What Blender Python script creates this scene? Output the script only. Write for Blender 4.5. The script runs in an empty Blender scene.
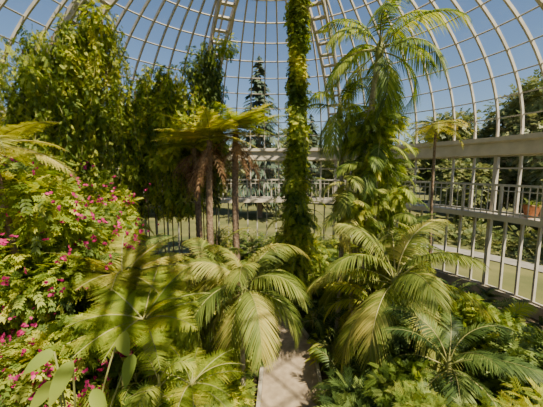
import bpy, math, numpy as np
from mathutils import Vector
rng=np.random.default_rng(7)
sc=bpy.context.scene
CX,CY,R=0.0,8.5,10.3
ZL,ZB0,ZB1=3.8,6.1,6.95
# ---------------- materials
def nt(name):
    m=bpy.data.materials.new(name); m.use_nodes=True
    n=m.node_tree; n.nodes.clear()
    return m,n,n.nodes.new('ShaderNodeOutputMaterial')
def leafmat(name,c0,c1,c2,trans=0.42,rough=0.5):
    m,n,o=nt(name)
    a=n.nodes.new('ShaderNodeAttribute'); a.attribute_name='rnd'
    g=n.nodes.new('ShaderNodeNewGeometry')
    no=n.nodes.new('ShaderNodeTexNoise'); no.inputs['Scale'].default_value=0.9; no.inputs['Detail'].default_value=3
    n.links.new(g.outputs['Position'],no.inputs['Vector'])
    mx=n.nodes.new('ShaderNodeMath'); mx.operation='MULTIPLY_ADD'
    n.links.new(no.outputs['Fac'],mx.inputs[0]); mx.inputs[1].default_value=1.1; mx.inputs[2].default_value=-0.52
    ad=n.nodes.new('ShaderNodeMath'); ad.operation='ADD'; ad.use_clamp=True
    n.links.new(a.outputs['Fac'],ad.inputs[0]); n.links.new(mx.outputs[0],ad.inputs[1])
    r=n.nodes.new('ShaderNodeValToRGB'); e=r.color_ramp.elements
    e[0].color=(*c0,1); e[1].color=(*c2,1); e[0].position=0.05; e[1].position=0.95
    k=e.new(0.5); k.color=(*c1,1)
    n.links.new(ad.outputs[0],r.inputs['Fac'])
    p=n.nodes.new('ShaderNodeBsdfPrincipled'); p.inputs['Roughness'].default_value=rough
    p.inputs['Specular IOR Level'].default_value=0.25
    n.links.new(r.outputs['Color'],p.inputs['Base Color'])
    t=n.nodes.new('ShaderNodeBsdfTranslucent')
    hs=n.nodes.new('ShaderNodeHueSaturation'); hs.inputs['Saturation'].default_value=1.15; hs.inputs['Value'].default_value=1.6; hs.inputs['Hue'].default_value=0.485
    n.links.new(r.outputs['Color'],hs.inputs['Color']); n.links.new(hs.outputs[0],t.inputs['Color'])
    s=n.nodes.new('ShaderNodeMixShader'); s.inputs[0].default_value=trans
    n.links.new(p.outputs[0],s.inputs[1]); n.links.new(t.outputs[0],s.inputs[2]); n.links.new(s.outputs[0],o.inputs[0])
    return m
def solid(name,c0,c1,scale=6,rough=0.8,bump=0.3,detail=6):
    m,n,o=nt(name)
    tc=n.nodes.new('ShaderNodeTexCoord')
    no=n.nodes.new('ShaderNodeTexNoise'); no.inputs['Scale'].default_value=scale; no.inputs['Detail'].default_value=detail
    n.links.new(tc.outputs['Object'],no.inputs['Vector'])
    r=n.nodes.new('ShaderNodeValToRGB'); e=r.color_ramp.elements
    e[0].color=(*c0,1); e[1].color=(*c1,1); e[0].position=0.3; e[1].position=0.7
    n.links.new(no.outputs['Fac'],r.inputs['Fac'])
    p=n.nodes.new('ShaderNodeBsdfPrincipled'); p.inputs['Roughness'].default_value=rough
    n.links.new(r.outputs['Color'],p.inputs['Base Color'])
    b=n.nodes.new('ShaderNodeBump'); b.inputs['Strength'].default_value=bump; b.inputs['Distance'].default_value=0.03
    n.links.new(no.outputs['Fac'],b.inputs['Height']); n.links.new(b.outputs[0],p.inputs['Normal'])
    n.links.new(p.outputs[0],o.inputs[0])
    return m
def glassmat():
    m,n,o=nt('clear_glass')
    t=n.nodes.new('ShaderNodeBsdfTransparent'); t.inputs[0].default_value=(0.85,0.89,0.92,1)
    g=n.nodes.new('ShaderNodeBsdfGlossy'); g.inputs['Roughness'].default_value=0.05
    s=n.nodes.new('ShaderNodeMixShader'); s.inputs[0].default_value=0.03
    n.links.new(t.outputs[0],s.inputs[1]); n.links.new(g.outputs[0],s.inputs[2]); n.links.new(s.outputs[0],o.inputs[0])
    return m
M={}
M['bright']=leafmat('leaf_bright',(0.09,0.135,0.015),(0.30,0.38,0.04),(0.62,0.59,0.085))  # greens' last ramp colour pushed yellow: sun patches painted into the leaf variation
M['mid']=leafmat('leaf_mid',(0.055,0.095,0.017),(0.18,0.26,0.042),(0.43,0.46,0.08))
M['dark']=leafmat('leaf_dark',(0.025,0.05,0.014),(0.085,0.14,0.032),(0.24,0.31,0.07),0.3)
M['yellow']=leafmat('leaf_yellow',(0.16,0.18,0.025),(0.42,0.43,0.065),(0.72,0.62,0.16))
M['palm']=leafmat('leaf_palm',(0.07,0.11,0.02),(0.22,0.27,0.05),(0.52,0.46,0.12),0.38,0.5)
M['dead']=leafmat('leaf_dead',(0.09,0.045,0.02),(0.24,0.13,0.06),(0.42,0.27,0.14),0.2,0.8)
M['pink']=leafmat('bract_pink',(0.22,0.01,0.06),(0.45,0.015,0.13),(0.7,0.05,0.26),0.3)
M['ext']=leafmat('leaf_outdoor',(0.05,0.08,0.02),(0.14,0.17,0.05),(0.28,0.28,0.10),0.25)
M['spruce']=leafmat('needle_spruce',(0.03,0.055,0.04),(0.07,0.105,0.07),(0.13,0.16,0.1),0.1)
M['bark']=solid('bark_brown',(0.12,0.07,0.04),(0.30,0.21,0.14),14,0.9,0.9)
M['barkg']=solid('bark_grey',(0.22,0.18,0.12),(0.45,0.39,0.28),18,0.9,0.8)
M['stem']=leafmat('stem_green',(0.1,0.13,0.03),(0.24,0.25,0.08),(0.45,0.4,0.16),0.0)
M['frame']=solid('painted_steel',(0.38,0.34,0.28),(0.54,0.49,0.41),3,0.6,0.05)
M['beam']=solid('painted_beam',(0.46,0.40,0.30),(0.62,0.54,0.42),2,0.6,0.1)
M['conc']=solid('concrete_wall',(0.30,0.26,0.2),(0.44,0.38,0.3),3,0.85,0.2)
M['path']=solid('path_concrete',(0.25,0.185,0.12),(0.42,0.32,0.22),5,0.9,0.3)
M['soil']=solid('soil_mulch',(0.04,0.028,0.016),(0.13,0.09,0.05),9,0.95,1.0)
M['grass']=solid('lawn_grass',(0.06,0.075,0.018),(0.17,0.155,0.045),0.35,0.95,0.4,10)
M['road']=solid('walk_paving',(0.2,0.18,0.15),(0.3,0.27,0.23),2,0.9,0.1)
M['terra']=solid('terracotta',(0.45,0.16,0.07),(0.6,0.26,0.12),8,0.7,0.1)
M['glass']=glassmat()
# ---------------- mesh builder
def nrm(v): return v/np.maximum(np.linalg.norm(v,axis=-1,keepdims=True),1e-9)
UP=np.array([0,0,1.0])
class MB:
    def __init__(s): s.v=[];s.f=[];s.m=[];s.r=[];s.n=0;s.mats=[]
    def mi(s,k):
        if k not in s.mats: s.mats.append(k)
        return s.mats.index(k)
    def add(s,V,F,mat,rnd=0.5):
        V=np.asarray(V,float).reshape(-1,3);F=np.asarray(F,int).reshape(-1,4)
        s.v.append(V);s.f.append(F+s.n);s.n+=len(V)
        s.m.append(np.full(len(F),s.mi(mat)))
        s.r.append(np.broadcast_to(np.asarray(rnd,float),(len(V),)).copy())
    def inst(s,T,O,D,N,L,W,mat,rnd,droop=0.0):
        tv,tf=T; O=np.atleast_2d(O);n=len(O);k=len(tv)
        if n==0:return
        Y=nrm(D);X=nrm(np.cross(Y,N));Z=np.cross(X,Y)
        L=np.broadcast_to(L,(n,));W=np.broadcast_to(W,(n,))
        lx=tv[None,:,0]*W[:,None];ly=tv[None,:,1]*L[:,None];lz=tv[None,:,2]*W[:,None]
        P=O[:,None]+lx[...,None]*X[:,None]+ly[...,None]*Y[:,None]+lz[...,None]*Z[:,None]
        dr=np.broadcast_to(droop,(n,))
        P[...,2]-=dr[:,None]*(tv[None,:,1]**2)*L[:,None]
        F=tf[None]+(np.arange(n)*k)[:,None,None]
        rn=np.broadcast_to(rnd,(n,))
        s.add(P.reshape(-1,3),F.reshape(-1,4),mat,np.repeat(rn,k))
    def tube(s,P,rad,mat,sides=6,rnd=0.5):
        P=np.asarray(P,float);k=len(P);rad=np.broadcast_to(rad,(k,))
        T=nrm(np.gradient(P,axis=0)); ref=np.array([1.0,0.13,0.05]) if abs(T[0,2])>0.7 else UP
        A=nrm(np.cross(T,ref));B=np.cross(T,A)
        a=np.arange(sides)*2*math.pi/sides
        V=P[:,None]+rad[:,None,None]*(np.cos(a)[None,:,None]*A[:,None]+np.sin(a)[None,:,None]*B[:,None])
        i,j=np.meshgrid(np.arange(k-1),np.arange(sides),indexing='ij')
        j2=(j+1)%sides
        F=np.stack([i*sides+j,i*sides+j2,(i+1)*sides+j2,(i+1)*sides+j],-1).reshape(-1,4)
        s.add(V.reshape(-1,3),F,mat,rnd)
    def bar(s,P,Nn,w,d,mat):
        P=np.asarray(P,float);k=len(P);Nn=nrm(np.broadcast_to(np.asarray(Nn,float),P.shape))
        T=nrm(np.gradient(P,axis=0));S=nrm(np.cross(T,Nn));Nn=np.cross(S,T)
        V=np.stack([P+a*S*w/2+b*Nn*d/2 for a,b in((-1,-1),(1,-1),(1,1),(-1,1))],1)
        i,j=np.meshgrid(np.arange(k-1),np.arange(4),indexing='ij');j2=(j+1)%4
        F=np.stack([i*4+j,i*4+j2,(i+1)*4+j2,(i+1)*4+j],-1).reshape(-1,4)
        F=np.concatenate([F,[[0,1,2,3]],[[4*k-4+q for q in(3,2,1,0)]]])
        s.add(V.reshape(-1,3),F,mat)
    def build(s,name,smooth=True,parent=None):
        V=np.concatenate(s.v);F=np.concatenate(s.f);m=np.concatenate(s.m);r=np.concatenate(s.r)
        me=bpy.data.meshes.new(name)
        me.vertices.add(len(V));me.vertices.foreach_set('co',V.ravel())
        me.loops.add(F.size);me.loops.foreach_set('vertex_index',F.ravel().astype(np.int32))
        me.polygons.add(len(F));me.polygons.foreach_set('loop_start',(np.arange(len(F))*4).astype(np.int32))
        me.polygons.foreach_set('material_index',m.astype(np.int32))
        me.polygons.foreach_set('use_smooth',np.full(len(F),smooth))
        for k in s.mats: me.materials.append(M[k])
        at=me.attributes.new('rnd','FLOAT','POINT');at.data.foreach_set('value',r.astype(np.float32))
        me.update(calc_edges=True)
        ob=bpy.data.objects.new(name,me);sc.collection.objects.link(ob)
        if parent: ob.parent=parent
        return ob
# ---------------- leaf templates (y 0..1 length, x +-0.5 width)
def leaf_t(ts,ws,cols=3,fold=0.18):
    v=[];f=[]
    xs=[-.5,0,.5] if cols==3 else [-.5,.5]
    for t,w in zip(ts,ws):
        for x in xs: v.append((x*w,t,fold*abs(x)*2*w if cols==3 else 0))
    c=len(xs)
    for i in range(len(ts)-1):
        for j in range(c-1): f.append((i*c+j,i*c+j+1,(i+1)*c+j+1,(i+1)*c+j))
    return np.array(v,float),np.array(f)
LF=leaf_t([0,.12,.35,.6,.82,1],[.08,.6,1,.85,.45,.03])
LM=leaf_t([0,.3,.65,1],[.12,1,.75,.05])
LB=leaf_t([0,.35,.7,1],[.15,1,.7,.05],2)
BLADE=leaf_t([0,.2,.5,.8,1],[.5,1,.85,.5,.06],3,0.25)
BLADE2=leaf_t([0,.3,.7,1],[.5,1,.7,.06],2)
def merge(parts):
    v=[];f=[];n=0
    for a,b in parts: v.append(a);f.append(b+n);n+=len(a)
    return np.concatenate(v),np.concatenate(f)
def pinnate_t(npair,ll,lw,T,ang=60,taper=True):
    ps=[]
    for i in range(npair):
        s=(i+.7)/(npair+.2)
        pr=(1-0.75*s**1.5) if taper else 1
        for sd in(-1,1):
            a=math.radians(ang)*(1-.35*s)
            d=np.array([sd*math.sin(a),math.cos(a),0]);x=np.array([math.cos(a),-sd*math.sin(a),0])
            tv,tf=T
            V=np.array([0,s*.95,0])+tv[:,1:2]*ll*pr*d+tv[:,0:1]*lw*pr*x+np.array([0,0,1])*tv[:,2:3]*lw
            ps.append((V,tf))
    tv,tf=T
    ps.append((tv*np.array([lw,ll,lw])*.6+np.array([0,.9,0]),tf))
    st=np.array([[-.008,0,0],[.008,0,0],[.004,1,0],[-.004,1,0]]);ps.append((st,np.array([[0,1,2,3]])))
    return merge(ps)
SPRIG=pinnate_t(4,.42,.2,LM,65,False)
SPRIGL=pinnate_t(3,.5,.26,LB,60,False)
SPRIGN=pinnate_t(6,.5,.09,LB,50,False)
PINNA=pinnate_t(12,.16,.07,BLADE2,80)
PINNAF=pinnate_t(14,.13,.05,BLADE2,80)
PINNA2=pinnate_t(8,.2,.10,BLADE2,75)
# ---------------- plant parts
def u(a,b,n=None): return rng.uniform(a,b,n)
def frond(mb,o,az,e0,L,curve,n,ll,lw,mat,T=BLADE,ldroop=0.25,amax=70,amin=25,vee=0.25,s0=0.18,rach=0.015,power=1.3,prof='palm',rmat='stem',twist=None,rb=None,jit=0.07):
    K=14;s=np.linspace(0,1,K)
    el=e0-curve*s**power;azs=az+u(-.25,.25)*s
    D=np.stack([np.cos(azs)*np.cos(el),np.sin(azs)*np.cos(el),np.sin(el)],-1)
    P=np.zeros((K,3));P[1:]=np.cumsum((D[:-1]+D[1:])/2,0)*L/(K-1);P+=o
    mb.tube(P,rach*(1-.8*s),rmat,4,u(.3,.9))
    si=np.linspace(s0,.995,n)
    tw=u(-.5,.5) if twist is None else twist
    for sd in(-1,1):
        ss=np.clip(si+u(-.3,.3,n)/n,0,1)
        p=np.stack([np.interp(ss,s,P[:,i]) for i in range(3)],-1)
        t=nrm(np.stack([np.interp(ss,s,D[:,i]) for i in range(3)],-1))
        hz=np.array([-math.sin(az),math.cos(az),0.0])
        S=nrm(hz-t*(t@hz)[:,None]);N=np.cross(t,S)
        N=-N if (N[0,2]<0 and abs(e0)<1.5) else N
        c,sn=math.cos(tw),math.sin(tw)
        S2=S*c+N*sn;N2=N*c-S*sn
        a=np.radians(amax+(amin-amax)*ss)+u(-jit,jit,n)
        d=np.cos(a)[:,None]*t+sd*np.sin(a)[:,None]*S2+(vee+u(-jit,jit,n))[:,None]*N2
        if prof=='palm': pf=np.sin(np.pi*np.clip(.12+.80*ss,0,1))**.7
        elif prof=='fern': pf=np.clip(np.minimum((ss-s0)/.18+.35,1),0,1)*(1-ss**2.2*.93)
        else: pf=np.ones(n)
        base=u(.15,.8) if rb is None else rb
        mb.inst(T,p,d,N2,ll*pf*u(.9,1.08,n),lw*np.maximum(pf,.4) if prof!='fern' else ll*pf,mat,np.clip(base+u(-.2,.2,n),0,1),ldroop)
    return P
def trunk(mb,a,b,r0,r1,mat,bend=.15,K=24,sides=10,rings=0.06):
    a=np.array(a,float);b=np.array(b,float);s=np.linspace(0,1,K*2)
    bd=np.array([u(-bend,bend),u(-bend,bend),0])
    P=a+(b-a)*s[:,None]+bd*np.sin(np.pi*s)[:,None]
    r=r0+(r1-r0)*s; r=r*(1+rings*(np.arange(K*2)%2))
    mb.tube(P,r,mat,sides);return P
def palm(mb,base,top,nf,L,ll,lw,mat,r0=.09,r1=.06,nl=34,e_hi=1.35,e_lo=-.3,curve=(1.2,2.0),ldroop=.35,T=BLADE,tm='barkg',vee=.15,skip=None,az0=0,power=1.3):
    trunk(mb,base,top,r0,r1,tm)
    top=np.array(top,float)
    mb.tube(np.array([top+UP*z for z in(-.25,0,.2,.35)]),[r1*1.1,r1*1.5,r1*1.2,r1*.4],'stem',8)
    for i in range(nf):
        f=i/max(nf-1,1)
        az=az0+i*2.39996+u(-.2,.2)
        e=e_hi+(e_lo-e_hi)*f+u(-.12,.12)
        frond(mb,top+UP*.25*(1-f)+np.array([math.cos(az),math.sin(az),0])*r1*.7,az,e,L*u(.85,1.1),u(*curve),nl,ll,lw,mat,T,ldroop,vee=vee,power=power,rach=.016*L/1.5)
def treefern(mb,base,top,nf,L,mat,pw=.42,e_hi=.9,e_lo=.0,curve=(.7,1.2),r=.09,nl=18,skirt=0,T=PINNA,tm='bark',az0=0,ldroop=.15):
    trunk(mb,base,top,r*1.3,r,tm,K=30,rings=.15)
    top=np.array(top,float)
    for i in range(nf):
        f=i/max(nf-1,1);az=az0+i*2.39996+u(-.15,.15)
        frond(mb,top+UP*.1,az,e_hi+(e_lo-e_hi)*f+u(-.1,.1),L*u(.85,1.1),u(*curve),nl,L*pw*.75,1,mat,T,ldroop,amax=80,amin=50,vee=.02,s0=.12,prof='fern',rach=.018,twist=u(-.2,.2),power=1.2)
    for i in range(4):
        az=u(0,6.28);frond(mb,top,az,1.4,L*.4,3.5,6,.05,.02,mat,rach=.02)
    for i in range(skirt):
        az=u(0,6.28);z=u(0,1.2)
        frond(mb,top-UP*z*.5,az,u(-.9,-.2),L*u(.6,1.1),u(.6,1.2),12,.3,1,'dead',PINNA2,.5,prof='fern',rmat='dead')
def fernclump(mb,base,nf,L,mat,T=PINNA2,nl=16,e=(.5,1.35),curve=(1.0,2.0),pw=.3):
    for i in range(nf):
        frond(mb,np.array(base,float)+np.array([u(-.08,.08),u(-.08,.08),0]),u(0,6.28),u(*e),L*u(.7,1.1),u(*curve),nl,L*pw,1,mat,T,.15,amax=80,amin=50,vee=.02,s0=.15,prof='fern',rach=.01)
def rdir(n): return nrm(rng.normal(size=(n,3)))
def cloud(mb,c,rad,n,size,mat,T=SPRIG,down=.2,shell=.45,rnd=(.1,.9),upn=.8,out=.8):
    c=np.array(c,float);rad=np.array(rad,float)*np.ones(3)
    d=rdir(n);rr=u(shell,1.1,n)**.7
    O=c+d*rr[:,None]*rad
    D=nrm(d*out+rdir(n)*.7-UP*down);N=nrm(UP*upn+d*.5+rdir(n)*.45)
    mb.inst(T,O,D,N,size*u(.6,1.35,n),size*u(.7,1.1,n),mat,u(*rnd,n),u(0,.35,n))
def bush(mb,base,h,rad,nb,ns,size,mat,T=SPRIG,stems=6,low=.15,mats2=None,down=.2,bm='bark'):
    base=np.array(base,float)
    for i in range(nb):
        z=h*(low+(1-low)*u(0.05,.9));a=u(0,6.28);q=rad*math.sqrt(u(0,1))*.8*math.sqrt(max(.15,1-(z/h-.5)**2*2))
        c=base+np.array([math.cos(a)*q,math.sin(a)*q,z]);br=rad*u(.25,.5)
        mk=mat if (mats2 is None or u(0,1)>.4) else mats2
        w=u(-.25,.25)
        cloud(mb,c,[br,br,br*u(.7,1.1)],ns,size*u(.8,1.2),mk,T,down,rnd=(max(0,.12+w),min(1,.85+w)))
        if i<stems:
            s=np.linspace(0,1,8)[:,None];mid=base+UP*z*.5
            P=base*(1-s)**2+2*s*(1-s)*mid+s*s*c
            mb.tube(P,np.linspace(.035,.01,8)*max(1,h/2.5),bm,5)
def vinepole(mb,base,h,rf,n,size,mat,T=SPRIG,z0=0,strands=12,slen=(1,3),core=.12,mat2=None,lump=.35):
    base=np.array(base,float)
    mb.tube(np.array([base+UP*z for z in np.linspace(0,h*.98,8)]),core,'bark',8)
    z=z0+(h-z0)*rng.random(n);th=u(0,6.28,n)
    ph=u(0,6.28,4)
    lm=1+lump*(np.sin(z*2.3+th*2+ph[0])+np.sin(z*4.1-th*3+ph[1])*.6+np.sin(z*1.1+ph[2])*.5)
    r=np.array([rf(q/h) for q in z])*lm*u(.45,1.1,n)
    o=np.stack([np.cos(th),np.sin(th),0*th],-1)
    O=base+o*r[:,None]+UP*z[:,None]
    D=nrm(o*u(.1,.8,n)[:,None]-UP*u(.2,1.1,n)[:,None]+rdir(n)*.45);N=nrm(o+UP*.5+rdir(n)*.35)
    rv=np.clip(.5+.3*np.sin(z*3+th)+u(-.35,.35,n),0,1)
    sel=(np.sin(z*1.9+th*1.5+ph[3])+u(-.8,.8,n))>.1
    sz=size*u(.6,1.4,n)
    for s_,mm in((sel,mat),(~sel,mat2 or mat)):
        mb.inst(T,O[s_],D[s_],N[s_],sz[s_],sz[s_]*.9,mm,rv[s_],.1)
    for i in range(strands):
        a=u(0,6.28);zt=h*u(.35,1);rr=rf(zt/h)*u(.8,1.5);l=u(*slen)
        m=int(l*18);t=np.linspace(0,1,m)
        P=base+np.array([math.cos(a)*rr,math.sin(a)*rr,zt])+np.stack([.08*np.sin(t*5+a),.08*np.cos(t*4),-t*l],-1)
        mb.tube(P,.008,'stem',3)
        mb.inst(T,P,rdir(m)*.8-UP*.7,rdir(m)+UP,size*u(.5,1.1,m),size*.8,mat2 or mat,u(.2,.95,m),.1)
def curtain(mb,a,b,nstr,zbot,size,mats,T=SPRIG,spread=.35,dens=16,tufts=10,ragged=1.4,lmax=5.5):
    a=np.array(a,float);b=np.array(b,float)
    for t in np.linspace(.05,.95,4):
        p=a+(b-a)*t;mb.tube([[p[0],p[1],0],[p[0],p[1],p[2]*.5],p],.025,'bark',5)
    for i in range(nstr):
        t=u(0,1);p=a+(b-a)*t+rng.normal(size=3)*spread*np.array([1,1,.6])
        z1=p[2]-abs(rng.normal())*ragged;l=min(u(.8,lmax),z1-zbot)
        if l<.3: continue
        m=int(l*dens);s=np.linspace(0,1,m);k=u(.7,2)
        P=np.stack([p[0]+.16*np.sin(s*l*k+i),p[1]+.14*np.cos(s*l*k*.8+i),z1-s*l],-1)
        mb.tube(P,.01,'stem',3)
        fat=(.05+.14*np.abs(np.sin(s*l*1.3+i*1.7)))*(1-.6*s)
        for q in range(2):
            O=P+rdir(m)*fat[:,None]
            mb.inst(T,O,rdir(m)*.7-UP*.8,rdir(m)*.6+UP,size*u(.5,1.2,m)*(1-.35*s),size*u(.5,1,m)*(1-.35*s),mats[(i+q)%len(mats)],np.clip(.5+.3*math.sin(i*2.1)+u(-.35,.35,m),0,1),.1)
    for i in range(tufts):
        t=u(0,1);p=a+(b-a)*t;z=zbot+(p[2]-zbot)*u(.15,1.0)
        c=np.array([p[0],p[1],z])+rng.normal(size=3)*spread*np.array([1.2,1,1])
        rr=u(.18,.42);cloud(mb,c,[rr,rr,rr*u(.9,2.2)],int(130*rr/.4),size,mats[i%len(mats)],T,.8)
def ground(x,y): return np.array([x,y,0.0])

# ---------------- room shell
def ringpts(r,z,n=160,a0=0,a1=2*math.pi):
    a=np.linspace(a0,a1,n);return np.stack([CX+r*np.sin(a),CY+r*np.cos(a),np.full(n,z)],-1),np.stack([np.sin(a),np.cos(a),0*a],-1)
def lathe(name,prof,mat,n=128,smooth=False):
    mb=MB();a=np.arange(n)*2*math.pi/n;k=len(prof)
    V=np.array([[CX+r*math.sin(t),CY+r*math.cos(t),z] for t in a for r,z in prof])
    F=[]
    for i in range(n):
        for j in range(k):
            F.append((i*k+j,i*k+(j+1)%k,((i+1)%n)*k+(j+1)%k,((i+1)%n)*k+j))
    mb.add(V,F,mat);return mb.build(name,smooth)
lathe('wall_base',[(R-.15,0),(R+.25,0),(R+.25,.45),(R+.12,.5),(R-.15,.5)],'conc')
lathe('gallery_ledge',[(R-.75,ZL-.22),(R+.3,ZL-.22),(R+.3,ZL),(R-.75,ZL)],'beam')
lathe('ring_beam',[(R-.3,ZB0+.12),(R+.3,ZB0+.12),(R+.3,ZB1),(R-.45,ZB1),(R-.45,ZB1-.18),(R-.3,ZB1-.25)],'beam')
mb=MB();a=np.arange(64)*2*math.pi/64
V=[[CX,CY,0]]+[[CX+R*math.sin(t),CY+R*math.cos(t),0] for t in a]
F=[(0,1+i,1+(i+1)%64,1+(i+2)%64) for i in range(0,64,2)]
mb.add(V,F,'soil');mb.build('floor',False)
mb=MB();a=np.arange(64)*2*math.pi/64;V=[];F=[]
for i,t in enumerate(a):
    for r in(R+.2,30,140): V.append([CX+r*math.sin(t),CY+r*math.cos(t),-.02 if r<20 else 0.0])
for i in range(64):
    for j in range(2):
        F.append((i*3+j,((i+1)%64)*3+j,((i+1)%64)*3+j+1,i*3+j+1))
mb.add(V,F,'grass');mb.build('lawn',False)
mb=MB();p,n_=ringpts(17,.03,80,.4,2.4);mb.bar(p,UP,1.4,.04,'road');mb.build('garden_walk',False)
for w in range(8):
    a0=math.radians(22.5+45*w);a1=a0+math.radians(45)
    mb=MB()
    for za,zb,rr,nm in((.5,ZL-.22,R,13),(ZL,ZB0+.12,R+.1,9)):
        for i in range(nm):
            t=a0+(a1-a0)*i/nm;o=np.array([math.sin(t),math.cos(t),0])
            c=np.array([CX,CY,0])+o*rr;wd=.13 if i==0 else .075
            mb.bar([c+UP*za,c+UP*zb],o,wd,.12 if i else .2,'frame')
        hs=[za+.04,zb-.04]+([] if za<2 else [zb-.55])
        for z in hs:
            p,o=ringpts(rr,z,14,a0,a1);mb.bar(p,o,.06,.09,'frame')
        for i in range(nm):
            t0=a0+(a1-a0)*i/nm;t1=a0+(a1-a0)*(i+1)/nm
            q=[[CX+rr*math.sin(t),CY+rr*math.cos(t),z] for t,z in((t0,za),(t1,za),(t1,zb),(t0,zb))]
            mb.add(q,[[0,1,2,3]],'glass')
    mb.build('window_%d'%(w+1),False)
mb=MB()
for z,s_ in((ZL+.12,.06),(ZL+1.2,.09),(ZL+.98,.04)):
    p,o=ringpts(R-.7,z,160);mb.bar(p,o,s_,s_,'frame')
for i in range(240):
    t=2*math.pi*i/240;o=np.array([math.sin(t),math.cos(t),0]);c=np.array([CX,CY,0])+o*(R-.7)
    wd=.09 if i%6==0 else .03
    mb.bar([c+UP*ZL,c+UP*(ZL+1.2)],o,wd,wd,'frame')
mb.build('gallery_railing',False)
# dome
HD=6.5
def dpt(t,ph,off=0):
    rr=(R+off)*math.cos(ph);return np.array([CX+rr*math.sin(t),CY+rr*math.cos(t),ZB1+(HD+off)*math.sin(ph)])
PHM=84
phs=np.radians(np.array([0,7,14,21,28,35,42,49,56,63,70,77,84]))
mb=MB()
NB=72
TR=[-67.5,-22.5,22.5,87,128,168,-157.5,-112.5]
V=[];F=[]
def nl_(P): return (P-np.array([CX,CY,ZB1]))*np.array([1/R,1/R,1/HD])
for i in range(NB):
    td=22.5+360*i/NB;t=math.radians(td)
    for ph in phs: V.append(dpt(t,ph,.05))
    P=np.array([dpt(t,ph) for ph in np.radians(np.linspace(0,PHM,28))])
    mb.bar(P,nl_(P),.065,.12,'frame')
k=len(phs)
for ph in phs[1:]:
    P=np.array([dpt(2*math.pi*i/144,ph) for i in range(145)]);mb.bar(P,nl_(P),.05,.05,'frame')
for td in TR:
    t=math.radians(td);S=np.array([math.cos(t),-math.sin(t),0])
    pp=np.radians(np.linspace(0,PHM,34));hw=.34 if td!=-67.5 else .42
    for sd in(-1,1):
        P=np.array([dpt(t,ph,-.2) for ph in pp])+S*sd*hw
        mb.bar(P,nl_(P),.1,.36,'frame')
    for q,ph in enumerate(np.radians(np.linspace(0,PHM,20))):
        c=dpt(t,ph,-.3);mb.bar([c-S*hw,c+S*hw],nl_(c),.12,.12,'frame')
fr=mb
for i in range(NB):
    for j in range(k-1): F.append((i*k+j,((i+1)%NB)*k+j,((i+1)%NB)*k+j+1,i*k+j+1))
mb=MB();mb.add(V,F,'glass')
root=bpy.data.objects.new('glass_dome',None);sc.collection.objects.link(root)
mb.build('glazing_panes',False,root);fr.build('steel_ribs',False,root)
# path
mb=MB();ctl=np.array([[.45,1.2,.03],[.45,3.5,.03],[.45,5.5,.03],[.5,7.2,.03],[.55,8.6,.03],[.1,10,.03],[-.7,11.4,.03],[-2,12.6,.03],[-4,13.2,.03]])
tt=np.linspace(0,len(ctl)-1,60);P=np.stack([np.interp(tt,np.arange(len(ctl)),ctl[:,i]) for i in range(3)],-1)
for _ in range(3): P[1:-1]=(P[:-2]+P[2:]+2*P[1:-1])/4
mb.bar(P,UP,1.45,.05,'path')
T=nrm(np.gradient(P,axis=0));S=np.cross(T,UP)
for sd in(-1,1): mb.bar(P+S*sd*.78+UP*.03,UP,.1,.14,'conc')
mb.build('garden_path',False)
PATH=P
# ---------------- hero plants
mb=MB();rf=lambda s:.30*(1.2-.5*s)+(.28*max(0,1-abs(s-.22)/.18))
vinepole(mb,(.95,11,0),13,rf,9500,.17,'mid',SPRIGL,.3,34,(.4,1.4),.16,'bright',.28)
for i in range(90):
    a=u(0,6.28);z=u(1.2,5.2);o=np.array([math.cos(a),math.sin(a),0])
    frond(mb,np.array([.95,11,z])+o*.3,a,u(-.1,.7),u(.7,1.3),u(1.2,2.3),22,.15,.028,'bright',BLADE2,.2,vee=.05,s0=.1,rach=.008)
mb.build('vine_covered_column')
for (x,y,h,L,nf,az,c_) in((-2.1,10,6.6,2.1,19,0.2,'yellow'),(-1.25,10.3,6.95,1.9,18,1.1,'bright'),(-2.9,11,6.4,1.7,15,2,'bright')):
    mb=MB();treefern(mb,(x+.1,y,0),(x,y,h),nf,L,c_,e_hi=.65,e_lo=.05,skirt=16,az0=az,r=.1,curve=(.3,.75),nl=24);mb.build('tree_fern')
mb=MB();treefern(mb,(6.3,11,0),(6.1,11,7.2),14,1.4,'yellow',e_hi=.5,e_lo=-.3,curve=(.9,1.4),r=.045);mb.build('tree_fern')
mb=MB();palm(mb,(2.5,8.6,0),(2.9,8.2,8.7),17,2.1,.5,.032,'mid',.11,.08,50,1.3,-.6,(1.2,2.2),.9);mb.build('tall_palm')
mb=MB();palm(mb,(2.1,8.9,0),(2.1,9.2,7.3),11,1.6,.42,.03,'mid',.08,.06,42,1.2,-.8,(1.2,2.2),.8);mb.build('tall_palm')
mb=MB()
for i in range(10):
    bx,by=2.7+u(-.4,.4),8.4+u(-.4,.4);h=u(4.0,7.0);top=(bx+u(-.4,.7),by+u(-.4,.4),h)
    palm(mb,(bx,by,0),top,10,1.0,.32,.042,['mid','palm','mid'][i%3],.04,.03,22,1.2,-.9,(1.0,2.0),.5,BLADE2)
for i in range(18): cloud(mb,(2.8+u(-.5,.8),8.4+u(-.4,.4),u(4.0,7.2)),u(.25,.45),120,.2,['mid','bright'][i%2],SPRIGN,.8)
mb.build('clumping_palm')
mb=MB();palm(mb,(-.62,6.1,0),(-.6,6.0,2.95),19,1.65,.5,.026,'palm',.07,.055,66,1.4,-.5,(1.3,2.2),.55);mb.build('palm')
mb=MB();palm(mb,(-1.5,7.2,0),(-1.5,7.1,2.9),15,1.5,.42,.027,'palm',.07,.05,52,1.3,-.3,(1.2,2.0),.4);mb.build('palm')
mb=MB();palm(mb,(2.95,7.1,0),(3.1,7.0,2.7),18,2.35,.62,.032,'palm',.085,.07,72,1.35,-.25,(1.2,1.9),.6,az0=.4);mb.build('palm')
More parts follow.
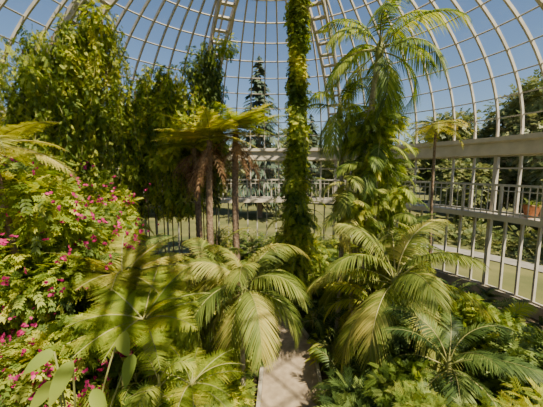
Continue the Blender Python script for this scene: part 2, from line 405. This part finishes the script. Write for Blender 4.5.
mb=MB();palm(mb,(4.2,9.5,0),(4.2,9.4,2.8),14,1.6,.42,.03,'mid',.07,.05,44,1.3,-.2,(1.2,2.0),.5);mb.build('palm')
mb=MB();treefern(mb,(-2.1,4.7,0),(-2.15,4.6,3.0),18,1.3,'bright',e_hi=.9,e_lo=.15,az0=.7,r=.08,nl=34,T=PINNAF,pw=.45,curve=(.6,1.0));mb.build('tree_fern')
mb=MB();treefern(mb,(-3.0,5.6,0),(-3.0,5.6,3.35),18,1.5,'yellow',e_hi=.9,e_lo=.15,az0=1.9,r=.08,nl=34,T=PINNAF,pw=.45,curve=(.6,1.0));mb.build('tree_fern')
mb=MB();treefern(mb,(-1.3,4.6,0),(-1.35,4.5,1.9),14,1.0,'bright',e_hi=.9,e_lo=.1,r=.07,nl=26,T=PINNAF);mb.build('tree_fern')
# bougainvillea thicket
mb=MB()
for (x,y,h,r) in((-4.3,5.2,5.5,1.1),(-5.2,6.2,6.0,1.2),(-4.2,6.8,4.8,1.1),(-6.2,7.4,6.2,1.3),(-5.4,8.4,5.4,1.2),(-3.5,4.4,3.3,.8)):
    bush(mb,(x,y,0),h,r,32,200,.2,'bright',SPRIG,10,.1,'mid')
    NC=90;n=340;cl=rng.integers(0,NC,n);q=r*u(.9,1.4,NC)[cl]
    cth=u(-3.6,.6,NC);cz=u(.8,h*.95,NC)
    O=np.stack([x+np.cos(cth[cl])*q,y+np.sin(cth[cl])*q,cz[cl]],-1)+rng.normal(size=(n,3))*.08
    for k_ in range(3): mb.inst(LM,O,rdir(n)+UP*.2,rdir(n),.06,.05,'pink',u(0,1,n))
mb.build('bougainvillea')
mb=MB()
bush(mb,(-3.85,4.1,0),2.8,.5,12,60,.2,'mid',SPRIG)
n=800;O=np.stack([-3.8+rng.normal(size=n)*.22,4.0+rng.normal(size=n)*.25,2.45+rng.normal(size=n)*.35],-1)
mb.inst(LM,O,rdir(n),rdir(n),.055,.04,'pink',u(0,1,n));mb.build('pink_flowering_shrub')
for (x,y,h,r,c) in((-1.7,3.9,2.2,.6,'mid'),(-1.1,5.2,1.3,.5,'bright'),(-2.6,3.9,2.4,.5,'bright'),(1.7,5.3,1.2,.5,'dark')):
    mb=MB();bush(mb,(x,y,0),h,r,14,50,.34,c,SPRIGN,8,.2,'dark');mb.build('narrow_leaf_shrub')
mb=MB()
BL=leaf_t([0,.06,.18,.34,.5,.66,.8,.92,1],[.05,.5,.88,1,.96,.82,.58,.28,.02],3,.12)
for (dx,dy,z,az,el,L) in((.0,.05,3.45,-1.9,-.2,.38),(.42,.3,3.62,-1.1,.5,.36),(-.25,.1,3.15,-2.5,-.1,.34),(.2,.05,3.1,-.7,-.3,.32),(.5,.4,3.3,-1.5,.1,.32),(-.4,.3,3.4,-2.2,.3,.32),(.1,.3,2.9,-1.2,-.2,.34)):
    b=np.array([-2.25,3.0,0.]);t=np.array([-2.25+dx,3.0+dy,z]);s=np.linspace(0,1,10)[:,None]
    P=b*(1-s)**2+2*s*(1-s)*(b+UP*z*.7)+s*s*t;mb.tube(P,.012,'stem',5)
    mb.inst(BL,t[None],np.array([[math.cos(az),math.sin(az)*.6,el-.5]]),np.array([[.1,-1.,.8]]),L,L*.5,'mid',.6,.25)
mb.build('broad_leaf_plant')
mb=MB();treefern(mb,(-4.3,4.6,0),(-4.4,4.6,5.9),11,1.3,'yellow',e_hi=.6,e_lo=-.1,r=.05,nl=24);mb.build('tree_fern')
# vines upper left
mb=MB();curtain(mb,(-8.0,9.6,9.3),(-6.1,11.4,11.4),170,3.5,.19,['mid','mid','bright'],SPRIG,.38,22,40,1.5,6);mb.build('hanging_vine')
mb=MB();curtain(mb,(-5.8,12.0,8.2),(-4.9,12.2,9.8),90,3.6,.19,['mid','bright'],SPRIG,.36,20,20,1.3,5.5);mb.build('hanging_vine')
mb=MB();curtain(mb,(-4.5,11.8,9.5),(-3.4,12.0,9.2),90,3.6,.19,['bright','mid'],SPRIG,.36,20,20,1.3,5.5);mb.build('hanging_vine')
mb=MB();curtain(mb,(-2.95,12.3,9.6),(-2.4,12.6,11.2),80,4.0,.19,['mid','dark'],SPRIG,.24,20,24,1.6,5);mb.build('climbing_vine')
def pot(c,sc_=1):
    mb=MB();c=np.array(c,float)
    pr=[(.0,0),(.2,0),(.3,.45),(.34,.45),(.34,.55),(.28,.55),(.27,.48),(0,.48)]
    V=[];F=[];kk=len(pr)
    for i in range(20):
        t=i*2*math.pi/20
        for r_,z_ in pr: V.append(c+np.array([r_*math.cos(t),r_*math.sin(t),z_])*sc_)
    for i in range(20):
        for j in range(kk-1): F.append((i*kk+j,((i+1)%20)*kk+j,((i+1)%20)*kk+j+1,i*kk+j+1))
    mb.add(V,F,'terra');fernclump(mb,c+UP*.48*sc_,16,.6*sc_,'mid');mb.build('potted_fern')
pot((9.87,10.9,ZL),.9);pot((2.15,6.25,0),.7)
# ---------------- fill planting
def slope_y(px):
    return np.interp(px,[-200,0,110,125,200,215,260,330,400,430,543,800],[140,150,165,232,238,215,225,235,230,275,315,335])
def hmax(x,y):
    px=271+302*x/max(y,1)
    a=math.atan((slope_y(px)-203)/302)+math.radians(6.2)
    return 5.5-y*math.tan(a)
def pathd(x,y): return np.min(np.hypot(PATH[:,0]-x,PATH[:,1]-y))
pts=[]
tries=0
while len(pts)<115 and tries<9000:
    tries+=1
    x,y=u(-9,9),u(3.2,17.6)
    if math.hypot(x-CX,y-CY)>8.9 or abs(x)>y*1.0+1 : continue
    if pathd(x,y)<1.25: continue
    if math.hypot(x-.95,y-11)<.9: continue
    if any(math.hypot(x-a,y-b)<.92 for a,b in pts): continue
    pts.append((x,y))
names=['broadleaf_shrub','fern_clump','young_palm','bamboo_palm','philodendron']
for i,(x,y) in enumerate(pts):
    H=max(.5,hmax(x,y)*.97);d=pathd(x,y)
    if d<2.2: H=min(H,.5+ (d-1.2)*1.6)
    H=min(H,5.6)*u(.62,1.0)
    if y<6 : H=min(H,2.6 if x>-3 else 3.0)
    if math.hypot(x-CX,y-CY)>8.2: H=min(H,2.4)
    k_=i%5;mb=MB();b=ground(x,y)
    if x>1 and y<12: col=rng.choice(['dark','dark','mid','bright'])
    elif x<-1: col=rng.choice(['mid','bright','dark','yellow'])
    else: col=rng.choice(['mid','dark','bright'])
    if k_==0 or (k_==1 and H>2):
        bush(mb,b,H,min(1.0,.45+H*.18),int(8+H*3),120,.21,col,SPRIG if i%2 else SPRIGN,6,.05);nm=names[0]
    elif k_==1:
        fernclump(mb,b,22,max(.6,H*1.1),col);nm=names[1]
    elif k_==2:
        palm(mb,b,(x+u(-.2,.2),y,H*.65),15,max(.6,min(1.6,H*.55)),.36,.028,col if col!='yellow' else 'palm',.05,.04,38,1.35,-.2,(1.,1.9),.4,BLADE2);nm=names[2]
        if H>2: fernclump(mb,b,12,1.1,'mid')
    elif k_==3:
        for q in range(5):
            hh=H*u(.4,.85);palm(mb,(x+u(-.3,.3),y+u(-.3,.3),0),(x+u(-.5,.5),y+u(-.5,.5),hh),7,.8,.26,.032,col,.022,.018,15,1.2,-.5,(1,1.9),.4,BLADE2,tm='stem')
        nm=names[3]
    else:
        n=int(80+H*80);h_=u(.15,1,n)*H;th=u(0,6.28,n);q=u(.1,.5,n)+.15
        O=np.stack([x+np.cos(th)*q*.5,y+np.sin(th)*q*.5,h_],-1);o=np.stack([np.cos(th),np.sin(th),0*th],-1)
        O2=O+o*.3+UP*.05
        for e in range(0,n,2): mb.tube([b+UP*h_[e]*.3,O[e]*.6+b*.4+UP*h_[e]*.3,O2[e]],.01,'stem',3)
        mb.inst(LF,O2,o+UP*u(-.4,.4,n)[:,None],UP+rdir(n)*.3+o*.3,u(.15,.3,n),u(.05,.11,n),col,u(.1,.8,n),.3);nm=names[4]
        mb.tube([b,b+UP*H*.5,b+UP*H*.9],[.04,.035,.02],'stem',6)
    mb.build(nm)
mb=MB()
for i in range(1100):
    x,y=u(-7,7),u(3.5,17)
    if pathd(x,y)<.98 or math.hypot(x,y-CY)>9.4: continue
    k_=10;O=np.array([x,y,.02])+np.stack([u(-.2,.2,k_),u(-.2,.2,k_),u(0,.2,k_)],-1)
    mb.inst(SPRIG,O,rdir(k_)+UP*.8,UP+rdir(k_)*.5,.3,.28,['mid','dark','bright'][i%3],u(0,1,k_),.3)
mb.build('ground_cover')
# ---------------- outside
def spruce(mb,b,h,r):
    b=np.array(b,float);mb.tube([b,b+UP*h*.5,b+UP*h],[h*.02,h*.012,.03],'bark',6)
    for i in range(int(h*13)):
        f=(i/(h*13))**.8;z=h*(.06+.93*f);L=r*(1-f)**.85*u(.7,1.15)+.15
        frond(mb,b+UP*z,u(0,6.28),u(-.1,.2),L,.45,9,.24*L+.12,.22,'spruce',LB,.5,amax=60,vee=0,s0=.1,prof='x',rmat='bark',rach=.03,rb=u(.2,.8))
for (x,y,h,r) in((-1.4,34,18.5,4.3),(8,60,17,4)):
    mb=MB();spruce(mb,(x,y,0),h,r);mb.build('spruce_tree')
def decid(h,r,mat='ext'):
    mb=MB();mb.tube([(0,0,0),(.1,0,h*.25),(0,.1,h*.6)],[h*.025,h*.02,.06],'bark',7)
    for i in range(30):
        a=u(0,6.28);q=r*math.sqrt(u(0,1))*.75;z=h*u(.22,.9);q*=math.sqrt(max(.1,1-((z/h-.55)/.5)**2))
        c=np.array([math.cos(a)*q,math.sin(a)*q,z]);cloud(mb,c,r*u(.25,.4),120,.9,mat,SPRIGL,.3)
        if i<9: mb.tube([(0,0,h*.22),c*.5+UP*h*.1,c],[.13,.08,.03],'bark',5)
    return mb.build('shade_tree')
protos=[decid(12,4.5),decid(10,4),decid(14,5)]
spots=[]
for i in range(44):
    az=math.radians(-100+200*i/43+u(-2,2));d=u(38,62) if i%2 else u(60,80)
    spots.append((math.sin(az)*d,CY+math.cos(az)*d))
spots=[s for s in spots if not(abs(s[0]+1.4)<7 and s[1]<50)]+[(24,22),(-22,24),(-17,32),(30,34),(14,38),(20,30),(26,27),(32,24),(-12,36),(27,9),(22,14),(33,16)]
for i,(x,y) in enumerate(spots):
    if i<3: ob=protos[i]
    else:
        ob=bpy.data.objects.new('shade_tree',protos[i%3].data);sc.collection.objects.link(ob)
    k_=u(.8,1.15)*(.68 if math.hypot(x,y-CY)<36 and x>0 else 1)
    ob.location=(x,y,0);ob.rotation_euler=(0,0,u(0,6.28));ob.scale=(k_,k_,k_)
mb=MB()
for i in range(60):
    t=.35+1.6*i/60;r_=u(19,23);h=u(.5,1.1)
    cloud(mb,(r_*math.sin(t),CY+r_*math.cos(t),h*.6),[1.0,1.0,h],70,.5,'ext',SPRIG,.1)
mb.build('garden_hedge')
# ---------------- light, world, camera
sd=bpy.data.lights.new('sun','SUN');sd.energy=14.5;sd.angle=math.radians(.8);sd.color=(1,.86,.6)
so=bpy.data.objects.new('sun',sd);sc.collection.objects.link(so)
so.rotation_euler=Vector((-.42,.45,-.85)).to_track_quat('-Z','Y').to_euler();so.location=(6,-6,20)
w=bpy.data.worlds.new('sky');sc.world=w;w.use_nodes=True;n=w.node_tree;n.nodes.clear()
o=n.nodes.new('ShaderNodeOutputWorld');b=n.nodes.new('ShaderNodeBackground');s=n.nodes.new('ShaderNodeTexSky')
s.sky_type='NISHITA';s.sun_disc=False;s.sun_elevation=math.radians(50);s.sun_rotation=math.radians(140);s.air_density=1.1;s.dust_density=.4;s.ozone_density=3.0
b.inputs[1].default_value=.155
n.links.new(s.outputs[0],b.inputs[0]);n.links.new(b.outputs[0],o.inputs[0])
cd=bpy.data.cameras.new('camera');cd.lens=19.2;cd.sensor_width=36;cd.clip_end=400
co=bpy.data.objects.new('camera',cd);sc.collection.objects.link(co)
co.location=(0,0,5.6);co.rotation_euler=(math.radians(90-6.6),0,0);sc.camera=co
print('VERTS',sum(len(m.vertices) for m in bpy.data.meshes))
